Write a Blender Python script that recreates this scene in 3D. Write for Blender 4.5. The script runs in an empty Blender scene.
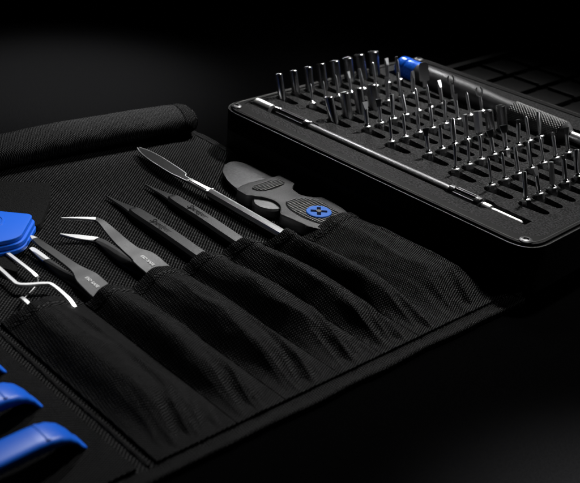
import bpy, bmesh, math, random
from mathutils import Vector, Matrix, noise
PI = math.pi
S = 0.001                      # all sizes below are in millimetres
sc = bpy.context.scene
col = sc.collection

# ------------------------------------------------------------------ camera
cam_d = bpy.data.cameras.new('camera'); cam = bpy.data.objects.new('camera', cam_d); col.objects.link(cam)
cam_d.sensor_width = 36; cam_d.lens = 59.243; cam_d.clip_start = .005; cam_d.clip_end = 50
RIGHT = Vector((0.6872887, 0.7229288, 0.0707687)); UP = Vector((-0.3895706, 0.2846202, 0.8759144)); BACK = Vector((0.6130815, -0.6295755, 0.4772481))
M = Matrix((RIGHT, UP, BACK)).transposed().to_4x4()
M.translation = Vector((328.12, -286.73, 187.03)) * S
cam.matrix_world = M
cam_d.dof.use_dof = True; cam_d.dof.focus_distance = .40; cam_d.dof.aperture_fstop = 22
sc.camera = cam

# ------------------------------------------------------------------ world and lamps
w = bpy.data.worlds.new('World'); sc.world = w; w.use_nodes = True
w.node_tree.nodes['Background'].inputs[0].default_value = (.8, .9, 1, 1)
w.node_tree.nodes['Background'].inputs[1].default_value = .0015

def lamp(name, kind, loc, target, power, **kw):
    d = bpy.data.lights.new(name, kind); d.energy = power
    for k, v in kw.items(): setattr(d, k, v)
    o = bpy.data.objects.new(name, d); col.objects.link(o)
    l = Vector(loc) * S; t = Vector(target) * S
    o.location = l; o.rotation_euler = (t - l).to_track_quat('-Z', 'Y').to_euler()
    return o
# key lamp behind and above the case, its cone falling off over the pockets
lamp('key_lamp', 'SPOT', (-40, 370, 560), (62, 12, 0), 29.0, spot_size=math.radians(40), spot_blend=1, shadow_soft_size=.022, color=(1, .99, .97))
# fill spot added from the same side to brighten the near left tools
lamp('left_fill', 'SPOT', (-190, 130, 470), (80, -160, 5), 11.0, spot_size=math.radians(25), spot_blend=1, shadow_soft_size=.022)
# spot added to lay a soft pool on the table behind the roll
lamp('back_pool_fill', 'SPOT', (-170, 60, 500), (-122, -20, 0), 130.0, spot_size=math.radians(25), spot_blend=1, shadow_soft_size=.03)
# two strip lights low at the back that glint on the metal
lamp('strip_light', 'AREA', (-340, 330, 400), (75, 30, 20), .085, shape='RECTANGLE', size=.08, size_y=.3, spread=math.radians(17))
lamp('strip_light', 'AREA', (330, 560, 260), (90, 40, 20), .06, shape='RECTANGLE', size=.08, size_y=.3, spread=math.radians(20))
# small spot added to lift the near right corner of the table
lamp('corner_fill', 'SPOT', (330, 150, 420), (290, -84, 0), 300.0, spot_size=math.radians(16), spot_blend=.7, shadow_soft_size=.03)

sc.view_settings.view_transform = 'Standard'; sc.view_settings.look = 'None'
sc.view_settings.exposure = -.2; sc.view_settings.gamma = 1
sc.render.engine = 'CYCLES'
random.seed(7)

# ------------------------------------------------------------------ materials
def mat(name, color, rough=.5, metal=0., bump=None, spec=.5, coat=0, var=0):
    m = bpy.data.materials.new(name); m.use_nodes = True
    nt = m.node_tree; b = nt.nodes['Principled BSDF']
    b.inputs['Base Color'].default_value = (*color, 1); b.inputs['Roughness'].default_value = rough
    b.inputs['Metallic'].default_value = metal; b.inputs['Specular IOR Level'].default_value = spec
    if coat: b.inputs['Coat Weight'].default_value = coat; b.inputs['Coat Roughness'].default_value = .1
    tc = nt.nodes.new('ShaderNodeTexCoord')
    if bump or var:
        n = nt.nodes.new('ShaderNodeTexNoise'); n.inputs['Scale'].default_value = bump[0] if bump else 300
        n.inputs['Detail'].default_value = 4
        nt.links.new(tc.outputs['Object'], n.inputs['Vector'])
        if bump:
            bp = nt.nodes.new('ShaderNodeBump'); bp.inputs['Strength'].default_value = bump[1]; bp.inputs['Distance'].default_value = bump[2]
            nt.links.new(n.outputs['Fac'], bp.inputs['Height']); nt.links.new(bp.outputs['Normal'], b.inputs['Normal'])
        if var:
            mr = nt.nodes.new('ShaderNodeMapRange'); mr.inputs['From Min'].default_value = .37; mr.inputs['From Max'].default_value = .63
            mr.inputs['To Min'].default_value = 1 - var; mr.inputs['To Max'].default_value = 1 + var
            nt.links.new(n.outputs['Fac'], mr.inputs['Value'])
            mx = nt.nodes.new('ShaderNodeVectorMath'); mx.operation = 'SCALE'; mx.inputs[0].default_value = color
            nt.links.new(mr.outputs[0], mx.inputs['Scale']); nt.links.new(mx.outputs[0], b.inputs['Base Color'])
            mr2 = nt.nodes.new('ShaderNodeMapRange'); mr2.inputs['From Min'].default_value = .3; mr2.inputs['From Max'].default_value = .7
            mr2.inputs['To Min'].default_value = max(.02, rough - .1); mr2.inputs['To Max'].default_value = min(1, rough + .1)
            nt.links.new(n.outputs['Fac'], mr2.inputs['Value']); nt.links.new(mr2.outputs[0], b.inputs['Roughness'])
    return m

def fabric(name, color, angle, pitch, depth=.35, gain=1.0, cross=.55):
    """twill: diagonal ribs broken up by the crossing threads"""
    m = bpy.data.materials.new(name); m.use_nodes = True
    nt = m.node_tree; N = nt.nodes.new; L = nt.links.new; b = nt.nodes['Principled BSDF']
    b.inputs['Roughness'].default_value = .62; b.inputs['Specular IOR Level'].default_value = .35
    tc = N('ShaderNodeTexCoord')
    mp = N('ShaderNodeMapping'); mp.inputs['Rotation'].default_value = (0, 0, -angle)
    L(tc.outputs['Object'], mp.inputs['Vector'])
    dn = N('ShaderNodeTexNoise'); dn.inputs['Scale'].default_value = 140; dn.inputs['Detail'].default_value = 2
    L(tc.outputs['Object'], dn.inputs['Vector'])
    ds = N('ShaderNodeVectorMath'); ds.operation = 'SCALE'; ds.inputs['Scale'].default_value = .0005
    L(dn.outputs['Color'], ds.inputs[0])
    ad = N('ShaderNodeVectorMath'); ad.operation = 'ADD'; L(mp.outputs[0], ad.inputs[0]); L(ds.outputs[0], ad.inputs[1])
    sx = N('ShaderNodeSeparateXYZ'); L(ad.outputs[0], sx.inputs[0])
    def sine(src, p, phase=None):
        a = N('ShaderNodeMath'); a.operation = 'MULTIPLY'; a.inputs[1].default_value = 2 * PI / (p * S); L(src, a.inputs[0])
        o = a.outputs[0]
        if phase is not None:
            q = N('ShaderNodeMath'); q.operation = 'ADD'; L(o, q.inputs[0]); L(phase, q.inputs[1]); o = q.outputs[0]
        s = N('ShaderNodeMath'); s.operation = 'SINE'; L(o, s.inputs[0]); return s.outputs[0]
    rib = sine(sx.outputs[1], pitch)
    ph = N('ShaderNodeMath'); ph.operation = 'MULTIPLY'; ph.inputs[1].default_value = PI / (pitch * S); L(sx.outputs[1], ph.inputs[0])
    thr = sine(sx.outputs[0], pitch * 1.15, ph.outputs[0])
    h = N('ShaderNodeMath'); h.operation = 'MULTIPLY_ADD'; h.inputs[1].default_value = cross; L(thr, h.inputs[0]); L(rib, h.inputs[2])
    fn = N('ShaderNodeTexNoise'); fn.inputs['Scale'].default_value = 2500; fn.inputs['Detail'].default_value = 3; L(tc.outputs['Object'], fn.inputs['Vector'])
    h2 = N('ShaderNodeMath'); h2.operation = 'MULTIPLY_ADD'; h2.inputs[1].default_value = 1.5; L(fn.outputs['Fac'], h2.inputs[0]); L(h.outputs[0], h2.inputs[2])
    bp = N('ShaderNodeBump'); bp.inputs['Distance'].default_value = depth * S * .5; bp.inputs['Strength'].default_value = 1
    L(h2.outputs[0], bp.inputs['Height']); L(bp.outputs['Normal'], b.inputs['Normal'])
    # shade between threads put into colour and gloss: gaps darkened, thread tops lightened
    mr = N('ShaderNodeMapRange'); mr.inputs['From Min'].default_value = .35; mr.inputs['From Max'].default_value = 2.0
    mr.inputs['To Min'].default_value = .06; mr.inputs['To Max'].default_value = 2.4 * gain
    sp = N('ShaderNodeMath'); sp.operation = 'MULTIPLY'; sp.inputs[1].default_value = .10; L(mr.outputs[0], sp.inputs[0]); L(sp.outputs[0], b.inputs['Specular IOR Level'])
    L(h2.outputs[0], mr.inputs['Value'])
    big = N('ShaderNodeTexNoise'); big.inputs['Scale'].default_value = 55; big.inputs['Detail'].default_value = 5; L(tc.outputs['Object'], big.inputs['Vector'])
    mb = N('ShaderNodeMapRange'); mb.inputs['From Min'].default_value = .3; mb.inputs['From Max'].default_value = .7; mb.inputs['To Min'].default_value = .75; mb.inputs['To Max'].default_value = 1.25
    L(big.outputs['Fac'], mb.inputs['Value'])
    mm = N('ShaderNodeMath'); mm.operation = 'MULTIPLY'; L(mr.outputs[0], mm.inputs[0]); L(mb.outputs[0], mm.inputs[1])
    vs = N('ShaderNodeVectorMath'); vs.operation = 'SCALE'; vs.inputs[0].default_value = color; L(mm.outputs[0], vs.inputs['Scale'])
    L(vs.outputs[0], b.inputs['Base Color'])
    return m

TW = math.radians(129)
M_table = mat('table_black', (.0011, .0011, .00115), .9, bump=(1900, .5, .0003), spec=0, var=.3)
M_mat = fabric('twill_nylon', (.0082, .0082, .0084), TW, 1.12, .35, 1, .8)
M_pocket = fabric('pocket_nylon', (.0062, .0062, .0064), math.radians(112), .78, .28, .9, .6)
M_roll_lit = fabric('roll_nylon_lit', (.0135, .0135, .0138), math.radians(35), .7, .12, .7, .9)  # lighter than the sheet, the roll's highlight put into its colour
M_bind = fabric('binding_tape', (.0055, .0055, .0057), math.radians(-6), .85, .3, .9, .5)
M_velcro = mat('velcro_fuzz', (.005, .005, .005), .9, bump=(1800, 1, .0008), spec=.1, var=.5)
M_thread = mat('thread', (.012, .012, .012), .6, bump=(2500, 1, .0003))
M_case = mat('case_plastic', (.006, .006, .0065), .42, bump=(2600, .12, .0001), spec=.3, var=.15)
M_rim = mat('rim_plastic', (.003, .003, .003), .7, spec=.08, bump=(2600, .3, .0002))
M_rimglint = mat('rim_highlight', (.012, .012, .012), .42, spec=.45)  # lighter and glossier than the rim, for its edge highlights
M_lid_dimmed = mat('lid_plastic_dimmed', (.0018, .0018, .0019), .6, spec=.1, bump=(2000, .5, .0002), var=.3)  # case plastic darkened, the dimness behind the case put into its colour
M_foam = mat('foam', (.019, .019, .0194), .9, bump=(1100, 1, .0009), spec=.12, var=.85)
M_slotshade = mat('slot_shade', (.003, .003, .003), 1, spec=0)  # black floor colour stands in for the deep shade of the slots
M_ink = mat('ink', (.005, .005, .005), .8, spec=.1)
M_steel = mat('bit_steel', (.5, .5, .51), .3, 1)
M_dsteel = mat('dark_steel', (.27, .27, .275), .24, 1)
M_chrome = mat('chrome', (.85, .85, .86), .34, 1)
M_satin = mat('satin_steel', (.62, .62, .62), .42, 1, bump=(600, .03, .0001))
M_shaft = mat('grey_shaft', (.09, .09, .092), .42, .7, bump=(1800, .15, .0001), var=.1)
M_alu = mat('driver_grey', (.055, .055, .057), .42, .55, bump=(2600, .25, .0001), var=.1)
M_knurl = mat('driver_knurl', (.055, .055, .055), .4, .6, bump=(2600, .25, .0001))
M_blue = mat('blue_anodised', (.005, .11, .68), .3, .3, coat=.3, bump=(1500, .05, .0001), var=.06)
M_bluep = mat('blue_plastic', (.005, .105, .60), .38, 0, spec=.3, bump=(300, .02, .0002))
M_bluelogo = mat('blue_disc', (.012, .10, .42), .6, spec=.15, bump=(900, .1, .0001))
M_knife = mat('knife_body', (.0135, .0135, .0142), .5, spec=.2, bump=(1500, .35, .0002), var=.15)
M_kgrip = mat('knife_grip', (.018, .018, .019), .5, spec=.3, bump=(1500, .3, .0002), var=.15)
M_stop = mat('knife_stop', (.009, .009, .0095), .45, bump=(1500, .2, .0002))
M_blade = mat('knife_blade', (.033, .033, .0345), .5, .7, bump=(900, .1, .0001), var=.05)
M_nylon = mat('black_nylon', (.0085, .0085, .009), .44, spec=.3, bump=(3000, .12, .0001), var=.04)
M_tweez = mat('tweezer_coating', (.021, .021, .0218), .42, spec=.28, bump=(2500, .15, .0001), var=.04)
M_white = mat('white_print', (.5, .5, .5), .6)

# ------------------------------------------------------------------ helpers
def tag(o, label=None, cat=None, group=None, kind=None):
    if label: o['label'] = label
    if cat: o['category'] = cat
    if group: o['group'] = group
    if kind: o['kind'] = kind
    return o
def empty(name, loc, label, cat, group=None, rot=(0, 0, 0)):
    o = bpy.data.objects.new(name, None); col.objects.link(o); o.empty_display_size = .005
    o.location = Vector(loc) * S; o.rotation_euler = rot
    return tag(o, label, cat, group)
ORG = {}
def build(name, bm, m, parent=None, sharp=35, flat=False):
    """bmesh in world millimetres -> one mesh object (local to its root)"""
    bmesh.ops.recalc_face_normals(bm, faces=bm.faces)
    root = parent
    off = Vector((0, 0, 0))
    while root is not None:
        off += root.location / S; root = root.parent
    for v in bm.verts: v.co = (v.co - off) * S
    me = bpy.data.meshes.new(name); bm.to_mesh(me); bm.free()
    if not flat:
        me.shade_smooth(); me.set_sharp_from_angle(angle=math.radians(sharp))
    me.materials.append(m)
    o = bpy.data.objects.new(name, me); col.objects.link(o)
    if parent is not None: o.parent = parent
    return o
def box(bm, x0, x1, y0, y1, z0, z1, bev=0):
    r = bmesh.ops.create_cube(bm, size=1)
    for v in r['verts']:
        v.co = Vector((x0 + (v.co.x + .5) * (x1 - x0), y0 + (v.co.y + .5) * (y1 - y0), z0 + (v.co.z + .5) * (z1 - z0)))
    if bev:
        es = list({e for v in r['verts'] for e in v.link_edges})
        bmesh.ops.bevel(bm, geom=es, offset=bev, segments=2, affect='EDGES', profile=.6)
def poly_round(pts, rads, seg=7):
    """rounded polygon; rads: one radius or a list"""
    out = []; n = len(pts)
    if not isinstance(rads, (list, tuple)): rads = [rads] * n
    for i in range(n):
        p = Vector(pts[i]); a = Vector(pts[i - 1]); b = Vector(pts[(i + 1) % n]); r = rads[i]
        if r <= 0: out.append((p.x, p.y)); continue
        u = (a - p); v = (b - p); r = min(r, u.length * .49, v.length * .49)
        s = p + u.normalized() * r; e = p + v.normalized() * r
        for k in range(seg + 1):
            t = k / seg; q = (1 - t) ** 2 * s + 2 * t * (1 - t) * p + t * t * e
            out.append((q.x, q.y))
    return out
def prism(bm, pts, z0, z1, bev=0, seg=2):
    vs = [bm.verts.new((p[0], p[1], z0)) for p in pts]
    f = bm.faces.new(vs)
    r = bmesh.ops.extrude_face_region(bm, geom=[f])
    top = [g for g in r['geom'] if isinstance(g, bmesh.types.BMVert)]
    for v in top: v.co.z = z1
    if bev:
        ts = set(top)
        es = [e for e in {e for v in top for e in v.link_edges} if e.verts[0] in ts and e.verts[1] in ts]
        bmesh.ops.bevel(bm, geom=es, offset=bev, segments=seg, affect='EDGES', profile=.6)
def lathe(bm, prof, M4=None, seg=24, cap=True):
    """prof: (radius, height) along local z"""
    rings = []
    for r, z in prof:
        ring = []
        for k in range(seg):
            a = 2 * PI * k / seg; v = Vector((r * math.cos(a), r * math.sin(a), z))
            ring.append(bm.verts.new(M4 @ v if M4 else v))
        rings.append(ring)
    for a, b in zip(rings, rings[1:]):
        for k in range(seg): bm.faces.new((a[k], a[(k + 1) % seg], b[(k + 1) % seg], b[k]))
    if cap: bm.faces.new(rings[0][::-1]); bm.faces.new(rings[-1])
def axis(p, q):
    p = Vector(p); d = Vector(q) - p
    m = d.to_track_quat('Z', 'X').to_matrix().to_4x4(); m.translation = p; return m
def grid(bm, nx, ny, fn, thick=0):
    """heightfield sheet; fn(u, v) -> Vector ; thick: closed slab below"""
    top = [[bm.verts.new(fn(i / nx, j / ny)) for j in range(ny + 1)] for i in range(nx + 1)]
    for i in range(nx):
        for j in range(ny): bm.faces.new((top[i][j], top[i + 1][j], top[i + 1][j + 1], top[i][j + 1]))
    if thick:
        bot = [[bm.verts.new(top[i][j].co - Vector((0, 0, thick))) for j in range(ny + 1)] for i in range(nx + 1)]
        for i in range(nx):
            for j in range(ny): bm.faces.new((bot[i][j], bot[i][j + 1], bot[i + 1][j + 1], bot[i + 1][j]))
        for i in range(nx):
            bm.faces.new((top[i][0], bot[i][0], bot[i + 1][0], top[i + 1][0])); bm.faces.new((top[i][ny], top[i + 1][ny], bot[i + 1][ny], bot[i][ny]))
        for j in range(ny):
            bm.faces.new((top[0][j], top[0][j + 1], bot[0][j + 1], bot[0][j])); bm.faces.new((top[nx][j], bot[nx][j], bot[nx][j + 1], top[nx][j + 1]))
def strip(bm, rows, thick, bev=.25, round_ends=False):
    """flat bar along rows of (x, y, z, width); width is measured across, horizontally"""
    n = len(rows); L_, R_ = [], []
    for i, (x, y, z, wd) in enumerate([r[:4] for r in rows]):
        a = Vector(rows[max(i - 1, 0)][:2]); b = Vector(rows[min(i + 1, n - 1)][:2]); d = (b - a).normalized(); nn = Vector((-d.y, d.x))
        L_.append(Vector((x + nn.x * wd / 2, y + nn.y * wd / 2, z))); R_.append(Vector((x - nn.x * wd / 2, y - nn.y * wd / 2, z)))
    sec = []
    for l, r, row in zip(L_, R_, rows):
        t = row[4] if len(row) > 4 else thick
        c = min(bev, (l - r).length * .3); e = (r - l).normalized()
        ring = [l + e * c, r - e * c, r - Vector((0, 0, min(c, t * .45))), r - Vector((0, 0, t - min(c, t * .45))), r - e * c - Vector((0, 0, t)), l + e * c - Vector((0, 0, t)), l - Vector((0, 0, t - min(c, t * .45))), l - Vector((0, 0, min(c, t * .45)))]
        sec.append([bm.verts.new(p) for p in ring])
    for a, b in zip(sec, sec[1:]):
        for k in range(8): bm.faces.new((a[k], b[k], b[(k + 1) % 8], a[(k + 1) % 8]))
    bm.faces.new(sec[0]); bm.faces.new(sec[-1][::-1])
def smooth_rows(rows, k=5):
    """Catmull-Rom through the rows"""
    out = []; n = len(rows)
    for i in range(n - 1):
        p0, p1, p2, p3 = rows[max(i - 1, 0)], rows[i], rows[i + 1], rows[min(i + 2, n - 1)]
        for j in range(k):
            t = j / k
            out.append(tuple(.5 * ((2 * b) + (-a + c) * t + (2 * a - 5 * b + 4 * c - d) * t * t + (-a + 3 * b - 3 * c + d) * t ** 3) for a, b, c, d in zip(p0, p1, p2, p3)))
    out.append(rows[-1]); return out
def holed(name, outer, holes, z0, z1, m, parent):
    """a slab with real holes through it, outlines in world mm"""
    cu = bpy.data.curves.new(name, 'CURVE'); cu.dimensions = '2D'; cu.fill_mode = 'BOTH'; cu.extrude = (z1 - z0) / 2 * S
    for pts in [outer] + holes:
        sp = cu.splines.new('POLY'); sp.points.add(len(pts) - 1); sp.use_cyclic_u = True
        for q, p in zip(sp.points, pts): q.co = (p[0] * S, p[1] * S, 0, 1)
    tmp = bpy.data.objects.new('tmp', cu); col.objects.link(tmp)
    me = bpy.data.meshes.new_from_object(tmp.evaluated_get(bpy.context.evaluated_depsgraph_get()))
    bpy.data.objects.remove(tmp)
    bm = bmesh.new(); bm.from_mesh(me); bpy.data.meshes.remove(me)
    bmesh.ops.remove_doubles(bm, verts=bm.verts, dist=1e-7)
    for v in bm.verts: v.co = v.co / S + Vector((0, 0, (z0 + z1) / 2))
    return build(name, bm, m, parent, sharp=30)
def text(name, body, size, M4, m, parent, thick=.05, shear=0, bold=0):
    cu = bpy.data.curves.new(name, 'FONT'); cu.body = body; cu.size = size; cu.align_x = 'CENTER'; cu.align_y = 'CENTER'; cu.extrude = thick; cu.shear = shear; cu.offset = bold
    tmp = bpy.data.objects.new('tmp', cu); col.objects.link(tmp)
    me = bpy.data.meshes.new_from_object(tmp.evaluated_get(bpy.context.evaluated_depsgraph_get()))
    bpy.data.objects.remove(tmp)
    bm = bmesh.new(); bm.from_mesh(me); bpy.data.meshes.remove(me)
    for v in bm.verts: v.co = M4 @ v.co
    return build(name, bm, m, parent, flat=True)
def nz(x, y, s, a=1, seed=0): return noise.noise(Vector((x / s + seed, y / s - seed, seed * .37))) * a
def sstep(a, b, x):
    t = max(0, min(1, (x - a) / (b - a))); return t * t * (3 - 2 * t)

# ------------------------------------------------------------------ setting
bm = bmesh.new(); bmesh.ops.create_grid(bm, x_segments=1, y_segments=1, size=3000)
tag(build('table_top', bm, M_table, flat=True), kind='structure')

# ------------------------------------------------------------------ tool roll
roll = empty('tool_roll', (60, -120, 0), 'unrolled black nylon tool roll with a row of pockets, its far end still rolled up', 'tool roll')
EX0, EY0, EY1 = -38, -300, -3
def ex1(y): return 174.6 + y * .052     # the foot of the sheet runs a little askew
def mat_z(x, y):
    e = min(abs(y - EY1), abs(x - ex1(y)), 8) / 8
    return 2.0 + nz(x, y, 45, .5, 3) * e + nz(x, y, 14, .16, 5) * e
bm = bmesh.new()
def f(u, v):
    y = EY0 + v * (EY1 - EY0); x = EX0 + u * (ex1(y) - 3 - EX0)
    return Vector((x, y, mat_z(x, y)))
grid(bm, 100, 120, f, 1.6)
build('base_sheet', bm, M_mat, roll)

# binding tape folded round the edges
def tape(name, p, q, wd, h, seed):
    bm = bmesh.new(); p = Vector(p); q = Vector(q); d = (q - p); n = int(d.length / 1.5); dn = d.normalized(); nn = Vector((-dn.y, dn.x))
    def f(u, v):
        c = p + d * u; a = v * PI
        lump = nz(c.x, c.y, 7, .5, seed) + nz(c.x, c.y, 2.4, .22, seed)
        s = c + nn * ((wd / 2 + lump * .5) * math.cos(a) + nz(c.x, c.y, 22, 1.0, seed))
        return Vector((s.x, s.y, .25 + (h + lump * .6 + .25 * math.sin(v * 9)) * math.sin(a) ** .3))
    grid(bm, n, 10, f, .2)
    return build(name, bm, M_bind, roll)
tape('binding_tape', (173.5, -.5), (173.5 - 300 * .052, -300), 6.0, 1.9, 11)
tape('binding_tape', (-40, -3.4), (174, -1.0), 4.0, 2.2, 12)

# pockets
SEAMS = [-163, -134.5, -115.5, -92.5, -73, -54.5, -39.5, -4.5]
CR = [.40, .36, .42, .42, .42, .45, .45]
PW = [.8, .7, .75, .7, .7, .65, .4]
HT = [5.6, 5.6, 6.1, 6.0, 6.0, 6.0, 6.8]
SW = [.3, .4, .4, .4, .35, .3, .05]
MX = [77.5, 84, 85, 86, 86, 90, 94.5]
def pocket_h(k, x, y, y0, y1, H):
    t = max(0, min(1, (y - y0) / (y1 - y0)))
    xe = ex1(y) - 5
    # a taut channel over the tool: steep on its near flank, easing down on the far one
    c = CR[k] + .03 * math.sin(x * .05 + k * 2)
    a_ = t / c if t < c else (1 - t) / (1 - c)
    prof = sstep(0, 1, a_) ** (.75 if t < c else PW[k]) * (1 - .10 * math.exp(-((t - c) / .05) ** 2) * 0)
    prof = prof * .86 + .14 * math.sin(PI * t)
    end = sstep(xe + 2, xe - 24 + 5 * math.sin(k * 3.3), x)
    swell = 1 + SW[k] * math.sin(PI * sstep(MX[k], xe - 8, x))
    crest = H * swell * prof * end
    sp = math.sin(PI * t)
    # gathers at the foot: sharp creases running out from the stitched edge
    g = sstep(xe - 34, xe - 10, x) * sstep(xe + 2, xe - 3, x)
    q = (y - y0) / (1.05 - .012 * (x - xe)) * .42 + k * 1.9
    fold = g * sp * (.75 * (1 - 2 * abs(math.sin(q))) + .45 * (1 - 2 * abs(math.sin(q * 1.7 + x * .06))))
    # thin secondary ridge beside the crest
    r2 = 1.3 * math.exp(-((y - (y0 + (y1 - y0) * (c + .33) - (x - 120) * .03)) / 1.5) ** 2) * end * sstep(MX[k] + 4, MX[k] + 20, x)
    wr = (1 - 2 * abs(nz(x * .22, y, 5.5, 1, k + 1))) * .7 * sp * end + nz(x * .3, y, 3.5, .5, k + 20) * sp + nz(x, y, 2.4, .14, k + 40) * sp
    return 2.9 + max(0, crest + fold + r2 + wr)
for k in range(7):
    y0, y1, H = SEAMS[k], SEAMS[k + 1], HT[k]
    bm = bmesh.new()
    def f(u, v, k=k, y0=y0, y1=y1, H=H):
        y = y0 + .15 + v * (y1 - y0 - .3)
        x0 = MX[k] - 2.5 + 3.0 * math.sin(PI * v) + .8 * math.sin(v * 7 + k)
        x = x0 + u * (ex1(y) - 3.5 - x0)
        z = pocket_h(k, x, y, y0, y1, H)
        # turned hem: a slightly thicker band along the mouth with a stitched groove behind it
        d = x - x0
        z += .5 * sstep(6.2, 5.4, d) * (.4 + .6 * sstep(0, 1.2, d)) - .3 * math.exp(-((d - 4.6) / .4) ** 2)
        return Vector((x, y, z))
    grid(bm, 150, 72, f, .9)
    p = build('pocket', bm, M_pocket, roll, sharp=60)
    # stitches of the hem
    bm = bmesh.new(); n = int((y1 - y0) / 2.0)
    for i in range(1, n):
        v = i / n; q = [f(4.6 / 84., v - .25 / n), f(4.6 / 84., v + .25 / n)]
        q = [Vector((a.x, a.y, a.z + .12)) for a in q]
        lathe(bm, [(.1, 0), (.17, .2), (.17, (q[1] - q[0]).length - .2), (.1, (q[1] - q[0]).length)], axis(q[0], q[1]), 6)
    build('stitching', bm, M_thread, p)
# raised piping of the panel edge beyond the first pocket
def piping(y, x0, x1, r, seed):
    bm = bmesh.new()
    def f(u, v):
        x = x0 + u * (x1 - x0); a = v * PI; w_ = nz(x, y, 25, .8, seed)
        return Vector((x, y + w_ + r * math.cos(a), 1.6 + r * 1.0 * math.sin(a) + nz(x, y, 4, .12, seed)))
    grid(bm, 90, 8, f, .2)
    build('piping', bm, M_pocket, roll)
piping(-165.2, 74, 162, .95, 4)
# near panel beyond the piping: second fabric layer
bm = bmesh.new()
def f(u, v):
    y = -169.2 - v * 120; x = 76 + u * (ex1(y) - 80)
    return Vector((x, y, 3.0 + nz(x, y, 20, .8, 9) + nz(x, y, 6, .2, 8)))
grid(bm, 70, 70, f, .9); build('near_panel', bm, M_pocket, roll)

# rolled-up far end: wound sheet, flattened tube
RA = Vector((-25.5, -3.5)); RB = Vector((-68, -300))
bm = bmesh.new()
def f(u, v):
    c = RA + (RB - RA) * u; L_ = (RB - RA).length * u
    d = (RB - RA).normalized(); nn = Vector((-d.y, d.x))
    c = c + nn * (-1.6 * math.sin(L_ / 38))
    a = 2 * PI * v
    e = sstep(0, 5, L_) * .16 + .84
    if u == 0: e *= .93
    rx = 10.6 * e * (1 + nz(L_, a * 3, 14, .07, 2)); rz = 7.2 * e * (1 + nz(L_, math.cos(a) * 20, 18, .08, 4))
    rr = 1 + nz(L_, math.sin(a) * 12, 6, .035, 6) + .02 * math.exp(-((v - .30) / .01) ** 2)
    p = c + nn * (rx * math.cos(a) * rr)
    return Vector((p.x, p.y, max(1.2, 8.6 + rz * math.sin(a) * rr + .5 * math.sin(L_ / 30))))
grid(bm, 170, 64, f)
bmesh.ops.remove_doubles(bm, verts=bm.verts, dist=.01)
rl = build('rolled_end', bm, M_roll_lit, roll, sharp=60)
# hem band near the open end, and the wound layers inside it
bm = bmesh.new()
def f2(u, v):
    p = f(.002 + u * .022, v); c = f(.002 + u * .022, .25); c0 = (f(.002 + u * .022, 0) + f(.002 + u * .022, .5)) / 2
    return c0 + (p - c0) * 1.035
grid(bm, 6, 64, f2); build('hem_band', bm, M_bind, rl)
bm = bmesh.new()
dd = (RB - RA).normalized(); nn = Vector((-dd.y, dd.x))
def f3(u, v):
    a = u * 2 * PI * 3.2; r = .2 + .78 * u
    c = RA + dd * (-.6 + v * 10)
    q = c + nn * (8.4 * r * math.cos(a)); return Vector((q.x, q.y, 8.6 + 5.6 * r * math.sin(a)))
grid(bm, 120, 3, f3); build('wound_layer', bm, M_roll_lit, rl)

# fuzzy closing flap lying on the sheet
bm = bmesh.new()
prism(bm, poly_round([(-30, -124), (-6, -94.5), (8, -103), (25, -118), (24, -175), (-30, -175)], 2), 2.6, 5.2, .5)
for v in bm.verts: v.co.z += nz(v.co.x, v.co.y, 10, .4, 3)
build('closing_flap', bm, M_velcro, roll)

# ------------------------------------------------------------------ bit case
case = empty('bit_case', (85, 72, 0), 'open black bit case with grey foam holding rows of upright bits', 'bit case')
CX0, CX1, CY0, CY1 = -4.5, 175, -1.5, 147
def rrect(x0, x1, y0, y1, r, seg=10): return poly_round([(x0, y0), (x1, y0), (x1, y1), (x0, y1)], r, seg)
bm = bmesh.new()
prism(bm, rrect(CX0, CX1, CY0, CY1, 12), .5, 11.4)
build('case_shell', bm, M_case, case)
bm = bmesh.new()
# wall ring with a stepped rim
outer = rrect(CX0, CX1, CY0, CY1, 12); inner = poly_round([(-.5, 14), (1, 9.5), (13, 5.2), (160, 5.2), (166, 7), (171, 13), (171, 132), (163, 141), (9, 141), (-.5, 132)], 6, 6)
holed('case_wall', outer, [inner], 11.42, 21.2, M_rim, case)
def lip(z0, z1, o, i):
    pass
o2 = rrect(CX0 + 1.3, CX1 - 1.3, CY0 + 1.3, CY1 - 1.3, 11)
holed('rim_lip', o2, [inner], 21.22, 22.1, M_rim, case)
bm.free()
def ring_tube(name, pts, z, r, m, parent):
    bm = bmesh.new(); n = len(pts); rings = []
    for i in range(n):
        a, b, c = Vector(pts[i - 1]), Vector(pts[i]), Vector(pts[(i + 1) % n]); d = (c - a).normalized(); nn = Vector((-d.y, d.x))
        rings.append([bm.verts.new((b.x + nn.x * r * math.cos(t), b.y + nn.y * r * math.cos(t), z + r * math.sin(t))) for t in [2 * PI * k / 8 for k in range(8)]])
    for i in range(n):
        a, b = rings[i], rings[(i + 1) % n]
        for k in range(8): bm.faces.new((a[k], a[(k + 1) % 8], b[(k + 1) % 8], b[k]))
    return build(name, bm, m, parent, sharp=80)
ring_tube('rim_highlight', rrect(CX0 + .15, CX1 - .15, CY0 + .15, CY1 - .15, 12), 21.1, .28, M_rimglint, case)  # glossy tubes added to draw thin highlight lines along the rim edges
ring_tube('rim_highlight', rrect(CX0 + 2.6, CX1 - 2.6, CY0 + 2.6, CY1 - 2.6, 10), 22.1, .2, M_rimglint, case)
for i, (x, y) in enumerate([(2.2, 3.6), (168.8, 3.6), (2.2, 141.5), (168.8, 141.5)]):
    bm = bmesh.new()
    lathe(bm, [(2.6, 22.0), (2.5, 22.6), (1.9, 23.0), (1.2, 23.05), (1.0, 22.5), (.01, 22.4)], Matrix.Translation((x, y, 0)), 20)
    build('corner_screw', bm, M_shaft, case)

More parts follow.
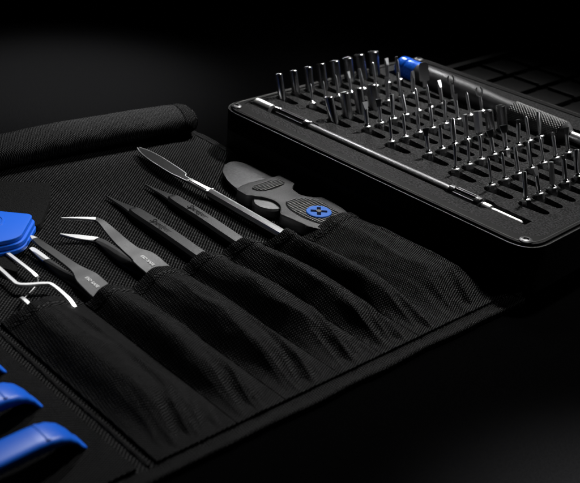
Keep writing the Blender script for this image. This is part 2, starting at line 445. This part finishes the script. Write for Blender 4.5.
COLX = [4.6, 22.3, 40.6, 59.0, 77.4, 96.0, 114.0, 133.0, 150.3]
def bit_y(c, r): return (35.6 if c in (1, 3, 5) else 31.6) + r * (9.4 if c in (1, 3, 5, 6) else 9.9)
holes = []
for c in range(9):
    for r in range(8):
        x, y = COLX[c], bit_y(c, r) if c < 99 else 0
        if c > 4 and y > 98.5: continue
        hw = 3.7 if (c == 0 and r > 3) else 3.1
        pts = []
        for k in range(13): a = PI / 2 + PI * k / 12; pts.append((x - .4 + hw * math.cos(a), y + hw * math.sin(a)))
        for k in range(9): a = -PI / 2 + PI * k / 8; pts.append((x + 8.4 + 2.2 * math.cos(a), y + 2.2 * math.sin(a)))
        holes.append(pts)
def cap_slot(x0, x1, y, hw): return poly_round([(x0, y - hw), (x1, y - hw), (x1, y + hw), (x0, y + hw)], hw * .7, 5)
holes.append([(0.2, 12.8), (40, 12.4), (42, 13.6), (121, 13.9), (123, 13.0), (141, 13.2), (143, 15.2), (160.5, 15.4), (160.5, 20.4), (143, 20.8), (141, 22.0), (123, 21.8), (121, 20.2), (42, 20.2), (40, 21.6), (0.2, 21.8)])
holes.append([(6, 109.5), (160, 103), (160.5, 124), (40, 127), (6, 128)])
outer = poly_round([(-.4, 14), (1.1, 9.6), (13, 5.3), (160, 5.3), (166, 7.1), (170.9, 13), (170.9, 132), (163, 140.9), (9, 140.9), (-.4, 132)], 6, 6)
foam = holed('foam_insert', outer, holes, 14.5, 21.7, M_foam, case)
bm = bmesh.new(); prism(bm, rrect(0, 170, 8, 138, 4), 11.45, 14.45); build('foam_backing', bm, M_slotshade, case)
# tiny size marks printed on the foam beside every slot (illegible strokes at this size)
bm = bmesh.new(); rnd = random.Random(3)
for c in range(9):
    for r in range(8):
        x0, y0 = COLX[c] + 11.2, bit_y(c, r)
        if c > 4 and y0 > 98.5: continue
        for row in (0, 1):
            for g in range(3):
                x = x0 + g * 1.25; y = y0 + .9 - row * 2.0
                for s in range(3):
                    xx = x + rnd.uniform(0, .7); yy = y + rnd.uniform(-.6, .4)
                    if rnd.random() < .5: box(bm, xx, xx + .22, yy - .3, yy + .5, 21.7, 21.76)
                    else: box(bm, xx - .2, xx + .5, yy, yy + .22, 21.7, 21.77)
build('size_marks', bm, M_ink, foam, flat=True)

# ------------------------------------------------------------------ bits
ORD = ['first', 'second', 'third', 'fourth', 'fifth', 'sixth', 'seventh', 'eighth', 'ninth']
def hexprism(bm, r, z0, z1, M4=None): lathe(bm, [(r, z0), (r, z1)], M4 or Matrix.Rotation(.3, 4, 'Z'), 6)
def proto_bit(kind, d, h):
    """returns the meshes (name, mesh, mat) with the origin at foam level"""
    out = []
    def done(name, bm, m, sharp=30):
        bmesh.ops.recalc_face_normals(bm, faces=bm.faces)
        for v in bm.verts: v.co *= S
        me = bpy.data.meshes.new(name); bm.to_mesh(me); bm.free(); me.shade_smooth(); me.set_sharp_from_angle(angle=math.radians(sharp)); me.materials.append(m); out.append((name, me))
    if kind == 'socket':
        bm = bmesh.new(); R0 = d / 2
        lathe(bm, [(1.9, -6.5), (1.9, -2.4), (R0, -1.8), (R0, h - .25), (R0 - .25, h)], None, 20, False)
        n = 20; top = [v for v in bm.verts if abs(v.co.z - h) < 1e-6]
        # hexagonal recess in the mouth
        lathe(bm, [(R0 - .25, h), (R0 * .66, h - .12), (R0 * .62, h - 3.5), (.02, h - 3.6)], None, 20, False)
        bmesh.ops.remove_doubles(bm, verts=bm.verts, dist=1e-4)
        done('socket_body', bm, M_dsteel)
        bm = bmesh.new(); hexprism(bm, 2.0, -7, -1.9); done('shank', bm, M_dsteel)
        return out
    bm = bmesh.new(); lathe(bm, [(2.0, -6), (2.0, 1.9)], Matrix.Rotation(.3, 4, 'Z'), 6)
    lathe(bm, [(1.8, 1.8), (1.75, 2.2), (1.5, 2.5), (d * .4 + .15, 3.3), (d * .4, 4.0)], None, 14)
    done('shank', bm, M_dsteel)
    bm = bmesh.new(); lathe(bm, [(1.82, 1.9), (1.85, 2.25), (1.6, 2.5), (1.0, 2.85), (d * .45, 3.5)], None, 16); done('shoulder', bm, M_chrome)  # brighter metal than the shank, added to strengthen the shoulder's glint
    d *= 1.12; h += 1.8
    bm = bmesh.new(); R0 = d / 2
    if kind == 'needle': lathe(bm, [(R0, 3.6), (R0 * .95, h - 1.5), (R0 * .6, h - .3), (.15, h)], None, 12)
    elif kind == 'cross':
        lathe(bm, [(R0, 3.6), (R0, h - 2.2), (R0 * .8, h - 1.6)], None, 12)
        for a in (0, PI / 2): box2 = bmesh.ops.create_cube(bm, size=1, matrix=Matrix.Rotation(a, 4, 'Z') @ Matrix.Translation((0, 0, h - 1.1)) @ Matrix.Diagonal((R0 * 1.7, .4, 2.2, 1)))
    elif kind == 'flat':
        lathe(bm, [(R0, 3.6), (R0, h - 4), (R0 * .9, h - 3.2)], None, 12)
        v = [(-R0 * .8, -R0 * .8, h - 3.6), (R0 * .8, -R0 * .8, h - 3.6), (R0 * .8, R0 * .8, h - 3.6), (-R0 * .8, R0 * .8, h - 3.6), (-R0 * 1.5, -.2, h), (R0 * 1.5, -.2, h), (R0 * 1.5, .2, h), (-R0 * 1.5, .2, h)]
        vs = [bm.verts.new(p) for p in v]
        for q in ((0, 1, 2, 3), (4, 5, 6, 7), (0, 1, 5, 4), (1, 2, 6, 5), (2, 3, 7, 6), (3, 0, 4, 7)): bm.faces.new([vs[i] for i in q])
    elif kind == 'star':
        rings = []
        for z, s in ((3.6, 1), (h - .4, 1), (h, .75)):
            rings.append([bm.verts.new((R0 * s * (1 + .18 * math.cos(6 * a)) * math.cos(a), R0 * s * (1 + .18 * math.cos(6 * a)) * math.sin(a), z)) for a in [2 * PI * k / 24 for k in range(24)]])
        for a, b in zip(rings, rings[1:]):
            for k in range(24): bm.faces.new((a[k], a[(k + 1) % 24], b[(k + 1) % 24], b[k]))
        bm.faces.new(rings[-1]); bm.faces.new(rings[0][::-1])
    elif kind == 'hex': lathe(bm, [(R0, 3.6), (R0, h - .2), (R0 - .2, h)], None, 6)
    elif kind == 'fork':
        lathe(bm, [(R0, 3.6), (R0, h - 5)], None, 12)
        for s in (-1, 1):
            strip_pts = [(0, 0, h - 5.4), (s * 1.3, 0, h - 4), (s * 1.5, 0, h - 1.8), (s * .9, 0, h - .2)]
            for a, b in zip(strip_pts, strip_pts[1:]): lathe(bm, [(.42, 0), (.42, (Vector(b) - Vector(a)).length)], axis(a, b), 8)
    elif kind == 'paddle':
        lathe(bm, [(R0, 3.6), (R0, 7)], None, 12)
        pts = poly_round([(-2.6, 6.5), (2.6, 6.5), (2.4, h), (-2.4, h)], [1.2, 1.2, 2, 2], 5)
        a = [bm.verts.new((p[0], -.35, p[1])) for p in pts]; b = [bm.verts.new((p[0], .35, p[1])) for p in pts]
        bm.faces.new(a); bm.faces.new(b[::-1])
        for i in range(len(pts)): bm.faces.new((a[i], a[(i + 1) % len(pts)], b[(i + 1) % len(pts)], b[i]))
    done('tip', bm, M_steel)
    return out
LOOK = {'socket': 'hollow steel nut socket', 'needle': 'thin needle-tipped bit', 'cross': 'cross-tipped steel bit', 'flat': 'flat-tipped steel bit', 'star': 'star-sided steel bit', 'hex': 'hexagonal steel bit', 'fork': 'two-pronged fork bit', 'paddle': 'wide paddle-shaped bit'}
OBN = {'socket': 'nut_socket'}
layout = {0: [('socket', 3.9 + .36 * k, 12.3) for k in range(8)],
 1: [('needle', 1.0, 10), ('needle', 1.0, 9.5), ('needle', 1.2, 11), ('flat', 1.3, 11), ('star', 1.4, 11), ('needle', 1.3, 12.5), ('flat', 1.8, 13), ('cross', 1.7, 12.5)],
 2: [('socket', 4.6, 11.5), ('socket', 4.9, 11.8), ('socket', 5.2, 12), ('socket', 5.6, 12), ('flat', 1.7, 12), ('star', 1.4, 12.5), ('flat', 2.0, 11.5), ('paddle', 2.0, 14.5)],
 3: [('flat', 1.9, 12), ('flat', 1.7, 11.5), ('star', 1.6, 12), ('cross', 1.7, 12), ('needle', 1.3, 11.5), ('needle', 1.1, 12), ('flat', 1.6, 12), ('fork', 1.6, 13)],
 4: [('needle', 1.2, 11.5), ('needle', 1.3, 11), ('flat', 1.5, 12), ('cross', 1.6, 12), ('star', 1.4, 11.5), ('flat', 1.6, 12.5), ('needle', 1.2, 12), ('fork', 1.4, 12.5)],
 5: [('flat', 1.7, 11.5), ('cross', 1.6, 11.5), ('star', 1.9, 12), ('hex', 2.2, 12), ('hex', 3.6, 11.5), ('socket', 4.2, 12), ('socket', 5.0, 12.5)],
 6: [('needle', 1.2, 11.5), ('needle', 1.2, 11), ('needle', 1.3, 11), ('flat', 1.9, 11.5), ('flat', 2.0, 11.5), ('cross', 1.7, 12), ('needle', 1.4, 12), ('star', 1.6, 12)],
 7: [('needle', 1.1, 12), ('needle', 1.2, 12), ('cross', 1.5, 12), ('star', 1.8, 12), ('needle', 1.1, 12), ('cross', 1.4, 12), ('flat', 1.5, 12)],
 8: [('star', 1.4, 12), ('flat', 1.7, 11.5), ('hex', 2.0, 11.5), ('cross', 1.9, 12), ('star', 2.0, 12), ('flat', 1.6, 12), ('needle', 1.4, 12)]}
FILE = ['leftmost file, beside the case rim', 'second file from the left', 'third file from the left', 'fourth file from the left', 'fifth file from the left', 'sixth file from the left', 'seventh file from the left', 'eighth file from the left', 'file nearest the right corner']
rnd = random.Random(11)
protos = {}
def in_view(x, y):
    p = Vector((x, y, 28)) * S - cam.matrix_world.translation
    zc = -p.dot(BACK); px = 290 + 954.47 * p.dot(RIGHT) / zc
    return px < 586
for c, lst in layout.items():
    for r, (kind, d, h) in enumerate(lst):
        x, y = COLX[c], bit_y(c, r)
        if not in_view(x, y): continue
        key = (kind, round(d, 2), h)
        first = key not in protos
        if first: protos[key] = proto_bit(kind, d, h)
        lab = f'{LOOK[kind]}, {ORD[r]} from the front, {FILE[c]}'
        tilt = math.radians(18 + rnd.uniform(-4, 4))
        root = empty(OBN.get(kind, 'screwdriver_bit'), (x, y, 21.6), lab, 'socket' if kind == 'socket' else 'screwdriver bit',
                     'hollow nut sockets standing in the foam' if kind == 'socket' else 'steel bits standing in the foam')
        tz = math.radians(rnd.uniform(-3, 3)) 
        root.rotation_euler = (Matrix.Rotation(-tilt, 4, 'Y') @ Matrix.Rotation(tz, 4, 'X') @ Matrix.Rotation(rnd.uniform(0, 6.28), 4, 'Z')).to_euler() if kind not in ('paddle', 'fork') else \
            (Matrix.Rotation(-tilt, 4, 'Y') @ Matrix.Rotation(math.radians(45), 4, 'Z')).to_euler()
        for n_, me in protos[key]:
            o = bpy.data.objects.new(n_, me); col.objects.link(o); o.parent = root

# ------------------------------------------------------------------ extension shaft in the front slot
ext = empty('extension_shaft', (3, 17, 16), 'long straight extension shaft with slotted collars lying in the front slot of the foam', 'extension shaft')
EY, EZ = 17.0, 20.6
def lx(bm, prof, seg=24, y=EY, z=EZ): lathe(bm, [(r, x) for x, r in prof], axis((0, y, z), (1, y, z)), seg)
bm = bmesh.new(); lx(bm, [(1.6, 2.6), (2.0, 3.2), (12.5, 3.2), (13, 2.8)]); build('end_cap', bm, M_satin, ext)
def collar(x0, x1):
    bm = bmesh.new(); lx(bm, [(x0, 2.4), (x0 + .6, 3.3), (x0 + 3, 3.3), (x0 + 3.4, 2.7), (x1 - 3.4, 2.7), (x1 - 3, 3.3), (x1 - .6, 3.3), (x1, 2.4)])
    o = build('collar', bm, M_dsteel, ext)
    for k in range(8):
        a = k * PI / 4 + .2; bm = bmesh.new()
        y = EY + 2.85 * math.cos(a); z = EZ + 2.85 * math.sin(a)
        if z < EZ - 1.5: bm.free(); continue
        lathe(bm, [(.3, 0), (.42, .3), (.42, x1 - x0 - 6.6), (.3, x1 - x0 - 6.3)], axis((x0 + 3.1, y, z), (x1, y, z)), 8)
        build('rib', bm, M_shaft, o)
collar(15, 39.5)
bm = bmesh.new(); lx(bm, [(39.4, 2.2), (40.5, 2.5), (121, 2.5), (122.3, 2.2)]); build('bar', bm, M_shaft, ext)
collar(122.2, 139)
bm = bmesh.new(); lx(bm, [(138.9, 1.4), (139.5, 2.0), (143.2, 2.0), (143.6, 1.2)]); build('chuck', bm, M_satin, ext)
bm = bmesh.new(); lx(bm, [(143.5, 1.1), (144.2, 1.35), (157.5, 1.3), (158.4, .8)]); build('rod_tip', bm, M_satin, ext)

# ------------------------------------------------------------------ driver
A = Vector((9.5, 116.5, 25.0)); B = Vector((121.5, 106.3, 25.5))
drv = empty('precision_driver', tuple(A), 'dark grey precision driver with blue swivel cap and knurled grip behind the bits', 'screwdriver')
MA = axis(A, B); LD = (B - A).length
bm = bmesh.new(); lathe(bm, [(.1, -.6), (3.2, -.5), (5.1, .2), (5.8, 1.4), (6.0, 3.5), (5.9, 5.8), (5.35, 6.4), (5.3, 7.0), (5.8, 7.6), (5.8, 13.4), (5.55, 14.2)], MA, 48); build('swivel_cap', bm, M_blue, drv)
bm = bmesh.new(); lathe(bm, [(5.4, 14.1), (5.7, 14.6), (5.8, 40), (5.6, 55), (5.0, 68), (4.8, 75), (5.1, 80.5)], MA, 48); build('handle', bm, M_alu, drv)
bm = bmesh.new(); nx, ny = 150, 150; L0, L1 = 80.4, LD - 1.5
def f(u, v):
    a = 2 * PI * v; z = L0 + u * (L1 - L0)
    k1 = abs(math.sin(z * 1.75 / 1 + a * 13)); k2 = abs(math.sin(z * 1.75 - a * 13))
    r = 5.3 + .38 * min(k1, k2) ** .8
    r = r if 0 < u < 1 else 4.9
    return MA @ Vector((r * math.cos(a), r * math.sin(a), z))
grid(bm, nx, 312, f); bmesh.ops.remove_doubles(bm, verts=bm.verts, dist=.002)
build('knurled_grip', bm, M_knurl, drv, sharp=80)
bm = bmesh.new(); lathe(bm, [(5.1, LD - 1.8), (5.2, LD - 1.2), (4.6, LD), (3.0, LD + 1.5), (2.6, LD + 3)], MA, 36); build('nose', bm, M_alu, drv)
bm = bmesh.new(); lathe(bm, [(2.3, LD + 2.8), (2.4, LD + 24), (2.0, LD + 25)], MA, 24); build('neck', bm, M_chrome, drv)

# ------------------------------------------------------------------ lid with its sorting tray
lid = empty('case_lid', (85, 218, 0), 'black lid lying behind the bit case, a grid of shallow square sorting cells inside', 'case lid')
bm = bmesh.new(); prism(bm, rrect(-8, 172, 150, 293, 10), .5, 2.0); build('lid_plate', bm, M_lid_dimmed, lid)
holed('lid_rim', rrect(-8, 172, 150, 293, 10), [rrect(-3.5, 167.5, 155, 286.5, 7)], 2.02, 8.0, M_lid_dimmed, lid)
pads = []
for i in range(7):
    for (ya, yb) in ((162, 184.5), (188, 209.5), (213, 236.5), (240.5, 281)):
        x0 = -2.2 + i * 24.3; bm = bmesh.new()
        prism(bm, rrect(x0, x0 + 19.8, ya, yb, 1.5, 4), 2.02, 5.2, .6, 2)
        build('sorting_pad', bm, M_lid_dimmed, lid)
        bm = bmesh.new(); box(bm, x0 + 1, x0 + 18.8, ya - 1.6, ya - .6, 2.02, 6.4, .25); build('divider_ridge', bm, M_case, lid)

# ------------------------------------------------------------------ metal pry tool
pry = empty('metal_spudger', (40, -44.5, 2), 'slim bright steel pry tool with a long dark leaf-shaped blade in a pocket', 'pry tool')
y = -44.3
blade = smooth_rows([(-15.6, -42.0, 5.6, .8), (-9, -42.6, 5.8, 4.6), (0, -43.4, 6, 6.4), (10, -44.0, 6, 6.6), (17, -44.4, 6, 6.2), (21.5, -44.6, 6, 5.2), (23.5, -45.4, 6, 3.2), (28, -45.2, 6, 3.0)])
bm = bmesh.new(); strip(bm, blade, .9, .15); build('blade', bm, mat('blackened_blade', (.006, .006, .0063), .5, .6, bump=(1500, .2, .0001), var=.15), pry)
for s in (-1, 1):   # ground bright bevels along both edges
    bm = bmesh.new(); rows = [(x, yy + s * (wd / 2 - .12), z + .2, .5) for x, yy, z, wd in blade[1:]]
    strip(bm, rows, .5, .12); build('ground_edge', bm, M_chrome, pry)
bm = bmesh.new(); strip(bm, smooth_rows([(27, -45, 6.2, 3.2), (30, -45, 6.6, 3.8), (36, -44.9, 6.6, 4.0), (42, -44.7, 6.7, 4.4)]), 1.6, .3); build('neck', bm, M_satin, pry)
for s in (-1, 1):
    bm = bmesh.new(); strip(bm, [(29, -45 + s * 1.2, 6.85, .35), (41, -44.7 + s * 1.5, 6.95, .35)], .3, .05); build('groove', bm, M_ink, pry)
bm = bmesh.new(); lathe(bm, [(1.9, 0), (2.35, .8), (2.35, 80), (1.8, 81)], axis((41.5, -44.7, 4.9), (88, -45.2, 4.9)), 8); build('handle', bm, M_chrome, pry)

# ------------------------------------------------------------------ two nylon spudgers
def spudger(rows, label, ty, tx):
    r0 = rows[0]
    sp = empty('nylon_spudger', (rows[3][0], rows[3][1], 2), label, 'spudger', 'black nylon spudgers in neighbouring pockets')
    bm = bmesh.new(); strip(bm, smooth_rows(rows, 4), 3.6, 1.1); body = build('body', bm, M_nylon, sp, sharp=40)
    bm = bmesh.new(); tr = [(r[0], r[1], r[2], r[3], r[4]) for r in tip_rows(rows)]
    strip(bm, smooth_rows(tr, 5), 1, .5); build('tip', bm, M_nylon, sp)
    ang = math.atan2(rows[-2][1] - rows[0][1], rows[-2][0] - rows[0][0])
    Mt = Matrix.Translation((tx, ty, 6.17)) @ Matrix.Rotation(ang, 4, 'Z')
    text('lettering', 'Spudger', 4.0, Mt, M_ink, sp, .05, .25, .0)
    return sp
def tip_rows(rows):
    x, yv, z, wd = rows[0][:4]; X = x - 17
    return [(X, yv - .6, z - .9, .8, .8), (X + 6, yv - .4, z - .8, 2.2, 1.2), (X + 12, yv - .1, z - .5, 3.6, 1.9), (x - .6, yv, z - .25, 4.8, 2.8), (x + 1.5, yv, z - .2, 5.6, 3.2)]
spudger([(33.5, -80.4, 4.9, 3.6), (35.5, -80.4, 5.6, 5.4), (40, -80.6, 5.8, 6.6), (60, -81.4, 6.2, 6.8), (88, -82.8, 6.2, 6.6), (112, -83.0, 5.6, 6.2)],
        'black nylon spudger with pointed tip and dark lettering, nearer the angled tweezers', -81.2, 55)
spudger([(33.5, -60.2, 4.9, 3.6), (35.5, -60.2, 5.6, 5.4), (40, -60.6, 5.8, 6.6), (60, -61.8, 6.2, 6.8), (88, -63.6, 6.2, 6.6), (112, -64.0, 5.6, 6.2)],
        'black nylon spudger with pointed tip, beside the steel pry tool', -61.4, 54)

# ------------------------------------------------------------------ angled tweezers
tw = empty('angled_tweezers', (80, -103, 2), 'grey coated tweezers with bent silver points spread open above each other', 'tweezers')
def arm(root, rows, tips, thick=1.0, m=M_tweez):
    bm = bmesh.new(); strip(bm, smooth_rows(rows, 4), thick, .3); a = build('arm', bm, m, root, sharp=40)
    bm = bmesh.new(); strip(bm, smooth_rows(tips, 4), thick, .2); build('point', bm, M_satin, a)
arm(tw, [(41.7, -103.3, 10.5, 2.6), (45, -102.5, 10.3, 3.2), (52, -102.9, 9.3, 4.6), (60, -103.7, 8.6, 5.6), (67, -103.6, 7.7, 6.6), (70.5, -102.9, 7.3, 8.6), (74, -102.4, 6.8, 10.4), (86, -102.6, 5.8, 10.2), (120, -102.8, 5.0, 10)],
    [(34.6, -113.9, 11.0, .7), (38, -108.5, 10.8, 1.6), (41.9, -103.1, 10.5, 2.5)])
arm(tw, [(44.3, -104.8, 2.9, 3.6), (48, -104.2, 2.9, 4.4), (56, -104.7, 2.9, 5.6), (64, -105.0, 3.0, 6.0), (70, -105.2, 3.2, 6.2), (78, -103.6, 3.8, 8.6), (86, -102.6, 4.5, 9.6), (120, -102.8, 3.8, 9.6)],
    [(32.6, -113.6, 2.9, .7), (38.5, -109.3, 2.9, 3.2), (44.7, -104.5, 2.9, 3.9)])
text('lettering', 'ESD SAFE', 1.9, Matrix.Translation((75.5, -102.6, 6.78)) @ Matrix.Rotation(math.radians(5), 4, 'Y') @ Matrix.Rotation(math.radians(0), 4, 'Z'), M_white, tw, .03, 0, .03)

# straight tweezers
tb = empty('blunt_tweezers', (80, -127, 2), 'grey coated straight blunt tweezers between the angled tweezers and the bent silver pair', 'tweezers')
arm(tb, [(38, -127.9, 7.9, 2.6), (44, -128, 7.9, 3.6), (52.8, -127.4, 7.5, 3.8), (62, -126.8, 7, 4.4), (66.5, -126.4, 6.6, 5.8), (70.5, -126.4, 6.3, 8.4), (75, -126.6, 5.9, 9.2), (86, -126.9, 5.2, 9.2), (105, -126, 4.8, 8)],
    [(35.4, -128.0, 7.9, .9), (36.8, -127.9, 7.9, 2.0), (38.4, -127.9, 7.9, 2.7)])
arm(tb, [(47, -128.6, 2.9, 3.2), (52, -128.7, 2.9, 4.0), (58, -128.9, 2.9, 4.6), (66, -128.6, 3.2, 5.0), (74, -127.6, 3.8, 7), (86, -127, 4.1, 8.6), (105, -126, 3.7, 7)],
    [(35.6, -128.5, 2.9, 1.8), (38, -128.3, 2.9, 2.6), (47.4, -128.6, 2.9, 3.3)])
text('lettering', 'ESD SAFE', 1.9, Matrix.Translation((75.3, -126.8, 6.0)) @ Matrix.Rotation(math.radians(4), 4, 'Y'), M_white, tb, .03, 0, .03)

# crossed self-closing tweezers in bare steel
ct = empty('crossed_tweezers', (70, -144, 2), 'bare silver crossed-arm tweezers with bent arms at the left edge, under the blue tabs', 'tweezers')
bm = bmesh.new(); strip(bm, smooth_rows([(22, -146.8, 6, 1.9), (47.4, -147.6, 6, 1.9), (57, -148.0, 6, 1.9), (60.5, -147.8, 6, 1.9), (63, -145, 6, 1.9), (65.6, -140.4, 6, 1.9), (68.5, -138.6, 6, 1.9), (79, -138.9, 5.9, 1.9), (84, -139.4, 4.8, 1.9)], 4), 1.1, .35); build('arm', bm, M_satin, ct)
bm = bmesh.new(); strip(bm, smooth_rows([(15, -139.8, 6, 1.9), (33.6, -139.9, 6, 1.9), (57, -139.8, 6, 1.9), (59.5, -140.0, 4.6, 1.7), (61.5, -142, 2.9, .35), (66, -149, 2.9, .35), (68.2, -151.2, 4.4, 1.6), (69.5, -151.2, 5.8, 1.9), (80, -151.2, 5.2, 1.9), (90, -151, 4.0, 1.9)], 4), .9, .35); build('arm', bm, M_satin, ct)
bm = bmesh.new(); prism(bm, poly_round([(22, -146), (46, -146), (52, -143.4), (48, -140.8), (22, -140.8)], 1.5), 3.2, 5.0, .4); build('tip_pad', bm, M_velcro, ct)

# ------------------------------------------------------------------ folding opening knife
kn = empty('opening_knife', (70, -22, 2), 'black handled opening knife with rounded grey blade and blue cross-marked disc', 'knife')
bm = bmesh.new()
bl = poly_round([(38.0, -31.2), (28.2, -26.8), (22.6, -20.2), (22.0, -14.2), (29, -11.2), (46, -10.2), (66, -14), (66, -30), (46, -33)], [3, 9, 9, 9, 9, 2, 2, 2, 2], 6)
prism(bm, bl, 4.2, 5.6, .35); build('blade', bm, M_blade, kn)
z = 7.4
body = [(48.6, -36.0), (47.0, -29.8), (49.6, -7.4), (58.6, -9.6), (62.6, -16.0), (69.8, -17.0), (75.2, -12.8), (76.8, -9.2), (91, -11.4), (96, -14), (101, -17), (101, -29), (97, -32.5), (92.4, -34.8), (77.4, -36.6), (71.8, -30.8), (65.4, -29.6), (59.2, -33.2), (56.0, -36.2)]
rad = [1.5, 2, 1.5, 2, 5, 5, 3, 2, 2, 3, 3, 3, 3, 2, 2, 5, 5, 5, 1.5]
bm = bmesh.new(); prism(bm, poly_round(body, rad, 6), 2.3, z, .5); kb = build('handle', bm, M_knife, kn, sharp=40)
def grip(pts, ang_pitch, name='grip_inlay'):
    out = poly_round(pts, 4, 6)
    bm = bmesh.new(); prism(bm, out, z + .01, z + .12); g = build(name, bm, M_ink, kb)
    # narrow raised ribs clipped to the inlay outline
    bm = bmesh.new(); xs = [p[0] for p in out]; x = min(xs) + .8
    while x < max(xs) - .6:
        ys = []
        for i in range(len(out)):
            a, b = out[i], out[(i + 1) % len(out)]
            if (a[0] - x) * (b[0] - x) < 0: ys.append(a[1] + (b[1] - a[1]) * (x - a[0]) / (b[0] - a[0]))
        if len(ys) >= 2:
            y0, y1 = min(ys) + .5, max(ys) - .5
            if y1 - y0 > .8: box(bm, x - .28, x + .28, y0, y1, z + .12, z + .5, .12)
        x += 1.15
    build('grip_rib', bm, M_kgrip, g)
grip([(52.2, -31.2), (50.2, -22.4), (52.6, -13.6), (57.0, -13.8), (58.8, -21.4), (57.0, -29.0)], 1)
grip([(70.6, -27.6), (70.4, -22.2), (73.4, -17.4), (78, -14.2), (92, -15.4), (96, -18), (96, -29), (86, -31.6), (76, -30.8)], 1)
bm = bmesh.new(); lathe(bm, [(8.2, 2.4), (8.2, 5.4), (7.4, 6.2), (.1, 6.4)], Matrix.Translation((64.8, -29.8, 0)), 36); build('blade_stop', bm, M_stop, kn)
bm = bmesh.new(); lathe(bm, [(5.4, z + .1), (5.4, z + .75), (5.1, z + 1.0), (.1, z + 1.0)], Matrix.Translation((86.6, -22.9, 0)), 40); dk = build('disc', bm, M_bluelogo, kb)
cross = []
W_, L_, = .85, 3.5
bm = bmesh.new()
pts = [(-W_, -L_), (W_, -L_), (W_, -W_), (L_, -W_), (L_, W_), (W_, W_), (W_, L_), (-W_, L_), (-W_, W_), (-L_, W_), (-L_, -W_), (-W_, -W_)]
ca, sa = math.cos(math.radians(46)), math.sin(math.radians(46))
prism(bm, [(86.6 + a * ca - b * sa, -22.9 + a * sa + b * ca) for a, b in pts], z + 1.01, z + 1.12); build('cross_mark', bm, mat('deep_blue', (.001, .004, .016), .8, spec=.02), dk)
bm = bmesh.new(); lathe(bm, [(1.15, 0), (1.1, .12)], Matrix.Translation((86.6, -22.9, z + 1.13)), 16); build('cross_centre', bm, M_kgrip, dk)

# ------------------------------------------------------------------ blue plastic tabs
PK = [('topmost', 10.2, 0, 0), ('middle', 8.2, 1.0, .5), ('lowest', 6.2, 2.0, .3)]
for nm, zt, dx, dy in PK:
    pts = [(24.3 + dx, -120.2 + dy), (38.4 + dx, -134.2 + dy), (33 + dx, -158), (6, -146), (10, -134)]
    lab = {'topmost': 'blue plastic tab with a faint oval emboss, on top of the stack', 'middle': 'middle blue plastic tab of the stack beside the bent silver tweezers', 'lowest': 'lowest blue plastic tab of the stack, resting on the flap'}[nm]
    root = empty('opening_pick', (24, -138, zt - 1.5), lab, 'opening pick', 'stacked blue opening picks')
    bm = bmesh.new(); prism(bm, poly_round(pts, [3, 5, 6, 6, 6], 8), zt - 1.6, zt, .45, 3); pk = build('plate', bm, M_bluep, root)
    if nm == 'topmost':
        bm = bmesh.new(); lathe(bm, [(6.2, 0), (6.0, .22), (5.2, .25), (5.0, .05)], Matrix.Translation((19.5, -136.0, zt)) @ Matrix.Diagonal((1.0, .8, 1, 1)), 40); build('emboss', bm, M_bluep, pk)

# three blue plastic opening tools at the near left corner
def blue_tool(x, label, hz=12.5):
    root = empty('opening_tool', (x, -190, 2), label, 'opening tool', 'blue opening tools at the near corner')
    W2 = 10.0; bm = bmesh.new()
    prof = [(-240, hz - .3), (-215, hz), (-190, hz + .2), (-186.5, hz), (-183, hz - .8), (-180, hz - 2.6), (-177.5, hz - 5.4), (-175.6, hz - 8.4), (-174.6, 3.2)]
    cr = 6; rings = []
    for i, (yy, zz) in enumerate(prof):
        a = prof[max(i - 1, 0)]; b = prof[min(i + 1, len(prof) - 1)]; t = Vector((0, b[0] - a[0], b[1] - a[1])).normalized(); n = Vector((0, -t.z, t.y))
        w2 = W2 / 2 * (1 - .25 * sstep(-183, -174, yy)); th = 4.2 * (1 - .72 * sstep(-186, -174, yy)); ring = []
        for k in range(20):
            aa = 2 * PI * k / 20; cx = math.copysign(abs(math.cos(aa)) ** .45, math.cos(aa)); cz = math.copysign(abs(math.sin(aa)) ** .6, math.sin(aa))
            ring.append(bm.verts.new(Vector((x + w2 * cx, yy, zz)) + n * (th / 2 * (cz - 1))))
        rings.append(ring)
    for a, b in zip(rings, rings[1:]):
        for k in range(20): bm.faces.new((a[k], a[(k + 1) % 20], b[(k + 1) % 20], b[k]))
    bm.faces.new(rings[0][::-1]); bm.faces.new(rings[-1])
    build('bar', bm, M_bluep, root, sharp=50)
    bm = bmesh.new(); box(bm, x - W2 / 2 + 1, x + W2 / 2 - 1, -187.2, -186.2, hz - .3, hz + .1, .08); build('crease', bm, M_bluep, root)
blue_tool(142.2, 'glossy blue plastic bar with hooked end, nearest the bottom edge')
blue_tool(119.2, 'glossy blue plastic bar with hooked end, second up from the bottom edge')
blue_tool(97.2, 'glossy blue plastic bar with only its hooked end showing, uppermost at the left edge')
